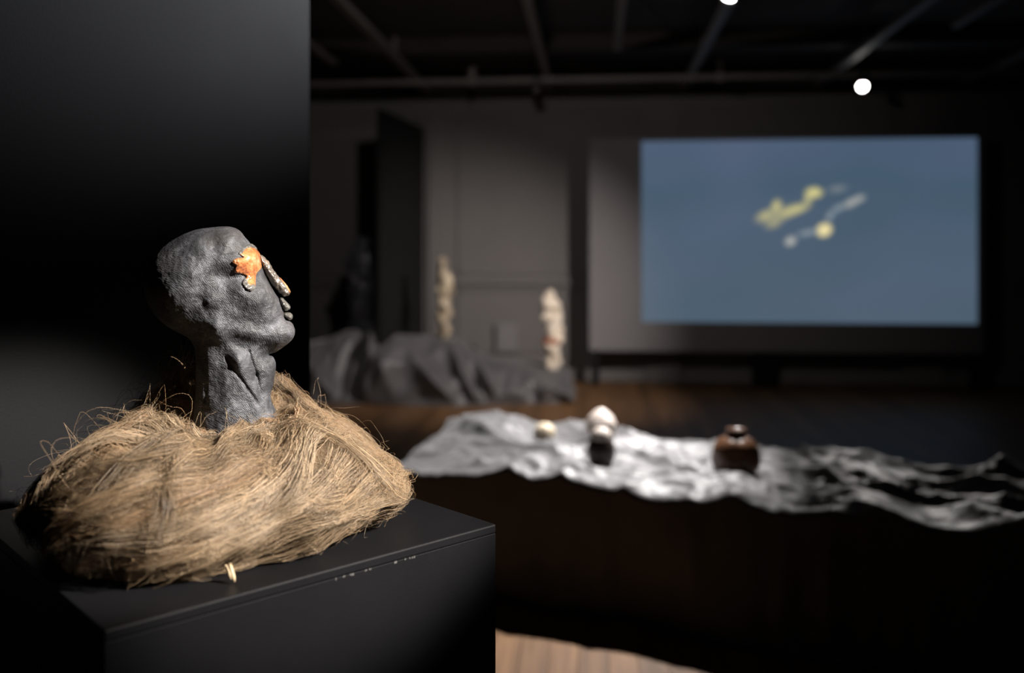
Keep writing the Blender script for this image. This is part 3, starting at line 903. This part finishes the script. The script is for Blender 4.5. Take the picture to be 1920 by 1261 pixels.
# felted frizz: short curled fibres in every direction, thickest on the right-hand side and around the neck
def frizz(n=12500, m=9):
    rng = np.random.default_rng(33)
    th = np.concatenate([rng.normal(0.0, 0.75, n // 2), rng.uniform(-math.pi, math.pi, n - n // 2)])
    ph = np.concatenate([rng.uniform(-0.3, 2.7, n // 2), rng.uniform(0.6, 3.0, n - n // 2)])
    k = np.linspace(-0.5, 0.5, m)[None, :]
    a = rng.uniform(0, 2 * math.pi, n)[:, None]
    L = rng.uniform(0.12, 0.60, n)[:, None]
    curl = rng.normal(0, 3.5, n)[:, None]
    aa = a + curl * k
    P = ring(th[:, None] + np.cos(aa) * L * k * 0.8, np.clip(ph[:, None] + np.sin(aa) * L * k * 1.3, -0.7, 3.5), np.abs(rng.normal(0, 0.004, (n, 1))) - 0.003 + 0.010 * (k + 0.5) * rng.uniform(-0.3, 1.0, (n, 1)))
    P = P + wiggle(n, m, rng.uniform(0.0005, 0.0022, n), 1.2, rng)
    P[..., 2] = np.maximum(P[..., 2], 0.001)
    R_ = rng.uniform(0.00009, 0.00022, n)
    C = TONES[rng.choice(len(TONES), p=TW, size=n)] * rng.uniform(0.8, 1.12, (n, 1))
    return P, R_, C
P, R_, C_ = frizz()
fz = obj('felted_fibres', strands_mesh('felted_fibres', P, R_, C_), M['fibre'], nest, True)
tag(fz, kind='stuff')

# fly-aways that stand off the outline
def flyaway(n=2300, m=18):
    rng = np.random.default_rng(44)
    w = rng.random(n)
    th = np.where(w < 0.52, rng.normal(2.75, 0.5, n), np.where(w < 0.6, rng.normal(0.4, 0.7, n), rng.uniform(-math.pi, math.pi, n)))
    ph = np.where(rng.random(n) < 0.7, rng.uniform(0.5, 2.3, n), rng.uniform(-0.4, 0.8, n))
    k = np.linspace(0, 1, m)[None, :]
    a = rng.uniform(0, 2 * math.pi, n)[:, None] + rng.normal(0, 1.6, n)[:, None] * k
    L = rng.uniform(0.25, 0.9, n)[:, None]
    long_ = (rng.random(n) < 0.18)[:, None]
    leftish = (np.abs(ang(th - 2.75)) < 0.75)[:, None]
    long_ = long_ & (leftish | (rng.random((n, 1)) < 0.2))
    L = np.where(long_, L, L * 0.55)
    lift = np.where(long_, rng.uniform(0.015, 0.060, (n, 1)), np.abs(rng.normal(0, 0.013, (n, 1))))
    shape = np.where(rng.random((n, 1)) < 0.55, np.sin(math.pi * k), k ** 1.4)
    P = ring(th[:, None] + np.cos(a) * L * k * 0.7, np.clip(ph[:, None] + np.sin(a) * L * k, -0.7, 3.2), shape * lift)
    P = P + wiggle(n, m, rng.uniform(0.001, 0.0055, n), 1.1, rng) * k[..., None]
    P[..., 2] = np.maximum(P[..., 2], 0.001)
    R_ = rng.uniform(0.00010, 0.00021, n) * np.where(rng.random(n) < 0.08, 1.6, 1)
    C = TONES[rng.choice(len(TONES), p=TW, size=n)] * rng.uniform(0.85, 1.15, (n, 1))
    return P, R_, C
P, R_, C_ = flyaway()
fy = obj('loose_fibres', strands_mesh('loose_fibres', P, R_, C_), M['fibre'], nest, True)
tag(fy, kind='stuff')

# frayed ends lying on the pedestal around the foot of the mound
def fray(n=900, m=10):
    rng = np.random.default_rng(66)
    th = rng.uniform(-math.pi * 1.05, 0.35, n)
    k = np.linspace(0, 1, m)[None, :]
    ph = rng.uniform(-0.45, 0.15, n)[:, None] - 0.35 * k
    dr = rng.uniform(-1, 1, (n, 1)) * 0.35
    P = ring(th[:, None] + dr * k + 0.05 * np.sin(6 * k + rng.uniform(0, 6, (n, 1))), ph, k ** 1.5 * np.abs(rng.normal(0.0, 0.012, (n, 1))) - 0.002)
    P = P + wiggle(n, m, rng.uniform(0.0008, 0.0035, n), 1.1, rng)
    P[..., 2] = np.maximum(P[..., 2], 0.001)
    return P, rng.uniform(0.00010, 0.00022, n), TONES[rng.choice(len(TONES), p=TW, size=n)] * rng.uniform(0.8, 1.12, (n, 1))
P, R_, C_ = fray()
fr_ = obj('frayed_fibres', strands_mesh('frayed_fibres', P, R_, C_), M['fibre'], nest, True)
tag(fr_, kind='stuff')

# thin fibres crossing the front of the neck
def veil(n=700, m=12):
    rng = np.random.default_rng(55)
    th = rng.normal(-1.45, 0.75, n)
    k = np.linspace(0, 1, m)[None, :]
    a = rng.uniform(-0.5, 0.5, n)[:, None] * math.pi + np.where(rng.random((n, 1)) < 0.5, 0, math.pi)
    P = ring(th[:, None] + np.cos(a) * 0.8 * (k - 0.5), 2.2 + rng.uniform(-0.5, 0.5, (n, 1)) + np.sin(a) * 0.5 * (k - 0.5), np.sin(math.pi * k) * np.abs(rng.normal(0.006, 0.010, (n, 1))))
    P = P + wiggle(n, m, rng.uniform(0.0008, 0.003, n), 1.0, rng)
    return P, rng.uniform(0.00009, 0.00018, n), TONES[rng.choice(len(TONES), p=TW, size=n)] * rng.uniform(0.8, 1.1, (n, 1))
P, R_, C_ = veil()
vl = obj('veil_fibres', strands_mesh('veil_fibres', P, R_, C_), M['fibre'], nest, True)
tag(vl, kind='stuff')

# two pale straw ends sticking out at the front edge and one stalk at the left
M['straw'] = material('pale_straw', (0.66, 0.52, 0.33), (0.55, 0.41, 0.24), rough=0.5, scale=90, stretch=(1, 1, 0.2))
def stalk(p0, p1, r):
    a, b = [cam2w(0, 0, 0)] * 2
    inv = Matrix.Rotation(-YAW, 4, 'Z') @ Matrix.Translation(-nc)
    a, b = inv @ p0, inv @ p1
    bm = lathe([(r * 0.35, 0), (r, (b - a).length * 0.25), (r * 0.9, (b - a).length * 0.8), (r * 0.5, (b - a).length)], 8)
    o = obj('straw_end', bm, M['straw'], nest, True)
    o.location = a
    o.rotation_mode = 'QUATERNION'
    o.rotation_quaternion = (b - a).to_track_quat('Z', 'Y')
    return o
stalk(at_z(440, 1090, PZ + 0.003), at_depth(431, 1056, 0.995), 0.0022)
stalk(at_z(434, 1086, PZ + 0.003), at_depth(423, 1058, 0.998), 0.0016)
stalk(at_z(119, 1077, PZ + 0.002), at_depth(186, 1032, 1.055), 0.0009)

# ------------------------------------------------------------------ near draped platform
CE = Vector((0.891, -0.454)); CN = Vector((0.454, 0.891))       # along the front edge, towards the back (camera ground axes)
C0 = Vector((0.31, 3.50))
CT = 0.48
def cloth_top(s, t):
    """height of the creased cloth above the floor on top of the platform"""
    wx = s + 0.10 * perlin(s * 2.2, t * 2.2, 0.5); wy = t + 0.10 * perlin(s * 2.2 + 9, t * 2.2, 1.5)
    rid = lambda f, z_: (1 - np.abs(perlin(wx * f * 0.7, wy * f * 1.35, z_))) ** 4
    h = 0.042 * rid(2.6, 4.4) + 0.026 * rid(5.2, 7.7) + 0.011 * rid(10, 2.2) + 0.004 * rid(21, 3.2) - 0.030
    h = h + 0.10 * np.exp(-(((s + 0.80) / 0.22) ** 2 + ((t - 0.66) / 0.22) ** 2))
    h = h + 0.045 * np.exp(-(((s + 0.45) / 0.25) ** 2 + ((t - 0.85) / 0.15) ** 2))
    h = h - 0.05 * np.exp(-(((s + 0.95) / 0.30) ** 2 + ((t - 0.10) / 0.30) ** 2))
    # heaped folds toward the far end
    far = np.clip((s - 0.85) / 0.35, 0, 1)
    h = h + far * (0.075 * (1 - np.abs(perlin(wx * 2.1 + 4, wy * 1.7, 6.1))) ** 3 - 0.03 - 0.5 * (0.026 * rid(5.2, 7.7) + 0.011 * rid(10, 2.2)))
    return CT + h
S0, S1, T0, T1 = -1.00, 2.70, 0.0, 0.98
DROP = 0.52
ga = np.arange(S0 - DROP, S1 + 0.001, 0.0125); gb = np.arange(T0 - DROP, T1 + DROP + 0.001, 0.0125)
SA, TB = np.meshgrid(ga, gb, indexing='ij')
cs, ct = np.clip(SA, S0, S1), np.clip(TB, T0, T1)
ds, dt = SA - cs, TB - ct
dist = np.hypot(ds, dt)
dist = np.where((ds != 0) & (dt != 0), np.maximum(np.abs(ds), np.abs(dt)), dist)
nrm = np.hypot(ds, dt) + 1e-9
ox, oy = ds / nrm, dt / nrm
hang = np.clip(dist / 0.48, 0, 1.2)
along = np.where(np.abs(ds) > np.abs(dt), ct, cs)
corner = ((ds != 0) & (dt != 0))
flare = 0.035 * hang + 0.030 * hang * perlin(along * 5.5, 0.3, ds * 1.5) + 0.020 * hang * perlin(along * 12, 2.3, ds) + 0.06 * hang ** 3 * np.abs(perlin(along * 3, 8.8, 0.2))
flare = np.where(corner, 0.05 + 0.16 * hang * np.minimum(np.abs(ds), np.abs(dt)) / DROP * 2, flare)
hang_f = 0.9 * dist
zt = cloth_top(cs + 0.3 * ds, ct + 0.3 * dt)
rnd = 0.03
z = np.where(dist > 0, zt - np.where(dist < rnd, dist ** 2 / (2 * rnd), dist - rnd / 2), zt)
out = np.where(dist < rnd, dist, rnd) * 0.8
# spill of cloth on the floor where there is more than the drop
spill = np.clip(0.006 - z, 0, None)
z = np.maximum(z, 0.006 + 0.006 * (perlin(SA * 9, TB * 9, 0) + 0.6) * (spill > 0))
ps = cs + ox * (out + flare + spill * 0.6); ptt = ct + oy * (out + flare + spill * 0.6)
WP = np.stack([np.asarray([C0.x + CE.x * ps + CN.x * ptt]), np.asarray([C0.y + CE.y * ps + CN.y * ptt]), z[None]], -1)[0]
wpx = WP[..., 0] * RIGHT.x + WP[..., 1] * FWD.x; wpy = WP[..., 0] * RIGHT.y + WP[..., 1] * FWD.y
VT = np.stack([wpx, wpy, WP[..., 2]], -1)
na, nb = SA.shape
ii = (np.arange(na - 1)[:, None] * nb + np.arange(nb - 1)[None, :]).ravel()
Qc = np.stack([ii, ii + nb, ii + nb + 1, ii + 1], 1)
c_org = cam2w(C0.x, C0.y, 0)
cl = obj('draped_cloth', mesh_np('draped_cloth', VT.reshape(-1, 3) - np.array(c_org), Qc), M['cloth'], None, True)
cl.location = c_org
tag(cl, 'creased dark satin cloth over a low platform carrying small clay pods', 'cloth')
# the low platform itself under the cloth
pf = thing('low_platform', 'low black platform hidden under the creased dark cloth', 'platform', cam2w(C0.x, C0.y, 0), cam_rot(CE.x, CE.y))
obj('top_board', boxm(S0 + 0.02, S1, T0 + 0.015, T1 - 0.015, 0.36, 0.395), M['far_panel'], pf)
for sx in (S0 + 0.10, 0.9, S1 - 0.1):
    for ty in (0.10, T1 - 0.10):
        obj('leg', boxm(sx - 0.03, sx + 0.03, ty - 0.03, ty + 0.03, 0, 0.36), M['far_panel'], pf)

def st_of(px, py, z_):
    p = at_z(px, py, z_)
    c = Vector((p.dot(RIGHT), p.dot(FWD)))
    d = c - C0
    return d.dot(CE), d.dot(CN), p
def on_cloth(px, py):
    z_ = CT
    for _ in range(6):
        s, t, p = st_of(px, py, z_)
        z_ = float(cloth_top(np.array(s), np.array(t)))
    return Vector((p.x, p.y, z_))

# pods: lumpy bodies of revolution
def lumpy(profile, seg, amp, freq, seed, squash=(1, 1)):
    bm = lathe(profile, seg)
    for v_ in bm.verts:
        n_ = float(perlin(v_.co.x * freq + seed, v_.co.y * freq, v_.co.z * freq))
        d_ = Vector((v_.co.x, v_.co.y, 0))
        if d_.length > 1e-5: v_.co += d_.normalized() * n_ * amp
        v_.co.x *= squash[0]; v_.co.y *= squash[1]
    return bm
def prof(fn, n, z0, z1):
    return [(max(0.0006, fn(k / n)), z0 + (z1 - z0) * k / n) for k in range(n + 1)]
M['pale_clay'] = material('pale_pink_clay', (0.62, 0.55, 0.50), (0.50, 0.42, 0.37), rough=0.45, scale=25, bump=0.002, bump_scale=60)
M['cream_clay'] = material('cream_clay', (0.60, 0.52, 0.40), (0.45, 0.36, 0.24), rough=0.5, scale=30, bump=0.002, bump_scale=60)
M['dark_clay'] = material('dark_brown_clay', (0.045, 0.028, 0.020), (0.02, 0.014, 0.011), rough=0.4, scale=20, bump=0.002, bump_scale=50)
M['brown_glaze'] = material('brown_orange_glaze', (0.23, 0.10, 0.045), (0.09, 0.05, 0.03), rough=0.28, scale=14, bump=0.002, bump_scale=45, coat=0.4)

def pod(px, py, label, parts, sink=0.006):
    p = on_cloth(px, py)
    t = thing('clay_pod', label, 'clay pod', (p.x, p.y, p.z - sink), random.uniform(0, 6), 'clay pods on the creased cloth')
    for nm, bm, mt in parts: obj(nm, bm, mt, t, True)
    return t
S_ = lambda k, p=2.0: max(0.0, 1 - abs(2 * k - 1) ** p) ** (1 / p)
pod(1021, 813, 'small cream clay pod near the raised fold of the cloth',
    [('body', lumpy(prof(lambda k: 0.049 * S_(0.5 * k + 0.12) , 12, 0.0, 0.035), 24, 0.004, 40, 1), M['cream_clay']),
     ('cap', lumpy(prof(lambda k: 0.050 * math.sqrt(max(0, 1 - k ** 2.2)), 12, 0.034, 0.082), 24, 0.004, 40, 2), M['cream_clay'])])
pod(1127, 816, 'white pointed clay pod behind the dark egg-shaped pod',
    [('body', lumpy(prof(lambda k: 0.070 * S_(0.55 * k + 0.10), 14, 0.0, 0.060), 28, 0.005, 30, 3), M['pale_clay']),
     ('cap', lumpy(prof(lambda k: 0.073 * max(0, 1 - k ** 1.6) ** 0.75, 14, 0.058, 0.135), 28, 0.004, 30, 4), M['pale_clay'])])
pod(1127, 871, 'dark brown egg-shaped clay pod with a pale pink lid',
    [('body', lumpy(prof(lambda k: 0.030 + 0.030 * math.sin(math.pi * (0.12 + 0.62 * k)) - 0.010 * k ** 6, 18, 0.0, 0.118), 32, 0.003, 30, 5), M['dark_clay']),
     ('lid', lumpy(prof(lambda k: 0.046 * max(0, 1 - k ** 2.4) ** 0.5, 12, 0.116, 0.166), 28, 0.003, 30, 6), M['pale_clay'])])
pod(1380, 893, 'large round brown glazed pod with a small crown',
    [('body', lumpy(prof(lambda k: 0.096 * max(0, 1 - abs(2 * k - 1.0) ** 2.6) ** 0.42, 24, 0.0, 0.178), 40, 0.006, 18, 7), M['brown_glaze']),
     ('crown', lumpy([(0.046, 0.166), (0.040, 0.180), (0.036, 0.190), (0.040, 0.200), (0.034, 0.201), (0.026, 0.190), (0.020, 0.182)], 20, 0.006, 70, 8), M['brown_glaze'])])

# ------------------------------------------------------------------ far draped plinths and figures
FY = 8.05     # room distance of the drape's front foot
def far_x(px, y): return at_y(px, 700, y).x
knots = [(560, 0.50), (600, 0.55), (640, 0.635), (668, 0.66), (700, 0.645), (716, 0.50), (730, 0.55), (745, 0.62), (770, 0.60), (800, 0.585), (832, 0.575), (856, 0.56), (880, 0.45), (915, 0.38),
         (950, 0.36), (985, 0.31), (1015, 0.29), (1035, 0.285), (1055, 0.27), (1066, 0.22), (1074, 0.05)]
kx = np.array([far_x(p, FY + 0.35) for p, _ in knots]); kz = np.array([z_ for _, z_ in knots])
fa = np.linspace(kx[0] - 0.35, kx[-1] + 0.02, 260); fb = np.linspace(0, 1, 90)
FA, FB = np.meshgrid(fa, fb, indexing='ij')
ZT = np.interp(FA, kx, kz)
ft = FB * 1.55                        # arc length from the front foot over the top to the back foot
def far_profile(t):
    """unit profile: rises over the first .55, flat, falls behind"""
    up = np.clip(t / 0.62, 0, 1); dn = np.clip((1.55 - t) / 0.45, 0, 1)
    sm = lambda q: q * q * (3 - 2 * q)
    return np.minimum(sm(up) ** 0.75, sm(dn) ** 0.7)
wf = FA + 0.22 * perlin(FA * 1.2, ft * 1.1, 4.0)
diag = perlin(wf * 2.2 + ft * 1.3, ft * 0.9, 2.0)
fold = (1 - np.abs(diag)) ** 3
fold2 = (1 - np.abs(perlin(wf * 4.6 - ft * 2.2, ft * 1.6, 7.0))) ** 3
ramp = far_profile(ft)
zz = ZT * ramp
side = np.sin(np.clip(ramp, 0, 1) * math.pi)
top_ = np.clip((ramp - 0.9) / 0.1, 0, 1)
dk = np.array([far_x(p, FY + 0.25) for p in (560, 688, 699, 722, 745, 770, 800, 1070)])
YY = FY + 0.02 + ft / 1.55 * np.interp(FA, dk, [0.95, 0.95, 0.27, 0.29, 0.50, 0.75, 0.95, 0.95]) + 0.10 * np.interp(FA, [kx[0], kx[5], kx[11], kx[-1]], [0.0, 0.2, 0.0, 2.6]) - side * (0.20 * fold + 0.09 * fold2) 
zz = zz + (side * 0.09 + 0.012 * top_) * (fold - 0.5) + side * 0.03 * (fold2 - 0.5)
zz = np.maximum(zz, 0.005)
Vf = np.stack([FA, YY, zz], -1)
na, nb = FA.shape
ii = (np.arange(na - 1)[:, None] * nb + np.arange(nb - 1)[None, :]).ravel()
Qf = np.stack([ii, ii + nb, ii + nb + 1, ii + 1], 1)
f_org = np.array([kx.mean(), FY + 0.4, 0])
fc = obj('draped_cloth', mesh_np('draped_cloth', Vf.reshape(-1, 3) - f_org, Qf), M['cloth'], None, True)
fc.location = f_org
tag(fc, 'heaped black cloth draped over plinths under three standing figures', 'cloth')
def far_height(x, y):
    d_ = (Vf[..., 0] - x) ** 2 + (Vf[..., 1] - y) ** 2
    q = np.argsort(d_.ravel())[:6]
    return float(Vf[..., 2].ravel()[q].max())

def blob_mesh(name, ells, smooth_k, step, noise=0.0, nfreq=20.0, seed=0.0):
    """smooth union of ellipsoids (x, y, z, rx, ry, rz)"""
    E = np.array(ells)
    lo = (E[:, :3] - E[:, 3:]).min(0) - 3 * step - noise; hi = (E[:, :3] + E[:, 3:]).max(0) + 3 * step + noise
    ax = [np.arange(lo[k], hi[k], step) for k in range(3)]
    X, Y_, Z = np.meshgrid(*ax, indexing='ij')
    acc = np.zeros(X.shape)
    for e in E:
        q = np.sqrt(((X - e[0]) / e[3]) ** 2 + ((Y_ - e[1]) / e[4]) ** 2 + ((Z - e[2]) / e[5]) ** 2)
        acc += np.exp(-(q - 1) * min(e[3:]) / smooth_k)
    Fv = -smooth_k * np.log(np.maximum(acc, 1e-30))
    if noise: Fv = Fv + noise * perlin(X * nfreq + seed, Y_ * nfreq, Z * nfreq)
    Fv = np.maximum(Fv, 0.0 - Z)          # flat foot
    Vv, Qv = surface_nets(Fv, lo, (step,) * 3)
    return mesh_np(name, Vv, Qv[:, ::-1])

M['fig_dark'] = material('blue_black_glaze', (0.10, 0.105, 0.125), (0.03, 0.03, 0.036), rough=0.25, scale=14, bump=0.004, bump_scale=25, coat=0.5)
M['fig_ochre'] = material('ochre_black_clay', (0.62, 0.52, 0.37), (0.16, 0.12, 0.08), rough=0.4, scale=10, bump=0.004, bump_scale=30)
M['fig_cream'] = material('cream_glaze', (0.80, 0.73, 0.62), (0.62, 0.51, 0.38), rough=0.4, scale=12, bump=0.003, bump_scale=30)
M['rust'] = material('rust_glaze', (0.36, 0.085, 0.025), (0.22, 0.05, 0.016), rough=0.35, scale=20)

def figure(px, y, px_w, top_py, foot_py, label, mat, ells, bands=()):
    x = at_y(px, 600, y).x
    foot = at_y(px, foot_py, y); top = at_y(px, top_py, y)
    h_ = top.z - foot.z
    g0 = far_height(x, y)
    t = thing('standing_figure', label, 'sculpture', (x, y, g0 - 0.008), 0, 'standing clay figures on the far cloth')
    hh = top.z - g0 + 0.008
    E = [(a * hh, b * hh, c * hh, d_ * hh * px_w / 40, e_ * hh * 1.1, f_ * hh) for (a, b, c, d_, e_, f_) in ells]
    obj('body', blob_mesh('body', E, 0.016, 0.0085, 0.030, 11, px * 1.37), mat, t, True)
    for nm, be, bm_, lab in bands:
        E2 = [(a * hh, b * hh, c * hh, d_ * hh * px_w / 40, e_ * hh * 1.1, f_ * hh) for (a, b, c, d_, e_, f_) in be]
        o = obj(nm, blob_mesh(nm, E2, 0.010, 0.007, 0.005, 26, px + 3), bm_, t, True)
        tag(o, lab)
    return t
figure(676, 8.62, 55, 444, 628, 'dark blue-black glazed figure standing left of the black upright panel', M['fig_dark'],
       [(0.01, 0, .92, .062, .07, .085), (-.015, 0, .76, .085, .085, .13), (-.005, 0, .60, .108, .095, .15), (.005, 0, .40, .095, .09, .20), (0.01, 0, .16, .075, .08, .18), (0.01, 0, .04, .085, .085, .05)])
figure(832, 8.55, 44, 483, 640, 'ochre and black clay figure standing right of the black upright panel', M['fig_ochre'],
       [(-.015, 0, .93, .058, .06, .075), (-.005, 0, .80, .062, .065, .09), (.015, 0, .66, .092, .085, .13), (.015, 0, .48, .088, .085, .16), (0, 0, .28, .070, .075, .17), (.01, 0, .08, .066, .07, .10)])
figure(1036, 8.66, 46, 545, 694, 'cream clay figure with a rust band at the end of the draped cloth', M['fig_cream'],
       [(-.045, 0, .93, .075, .07, .08), (-.02, 0, .80, .10, .08, .09), (0, 0, .66, .105, .085, .10), (.015, 0, .52, .10, .08, .09), (.01, 0, .40, .095, .08, .08), (-.02, 0, .28, .105, .085, .07),
        (.02, 0, .15, .075, .07, .09), (.015, 0, .05, .07, .07, .07)],
       [('rust_band', [(-.005, 0, .36, .112, .10, .050)], M['rust'], 'rust red band')])
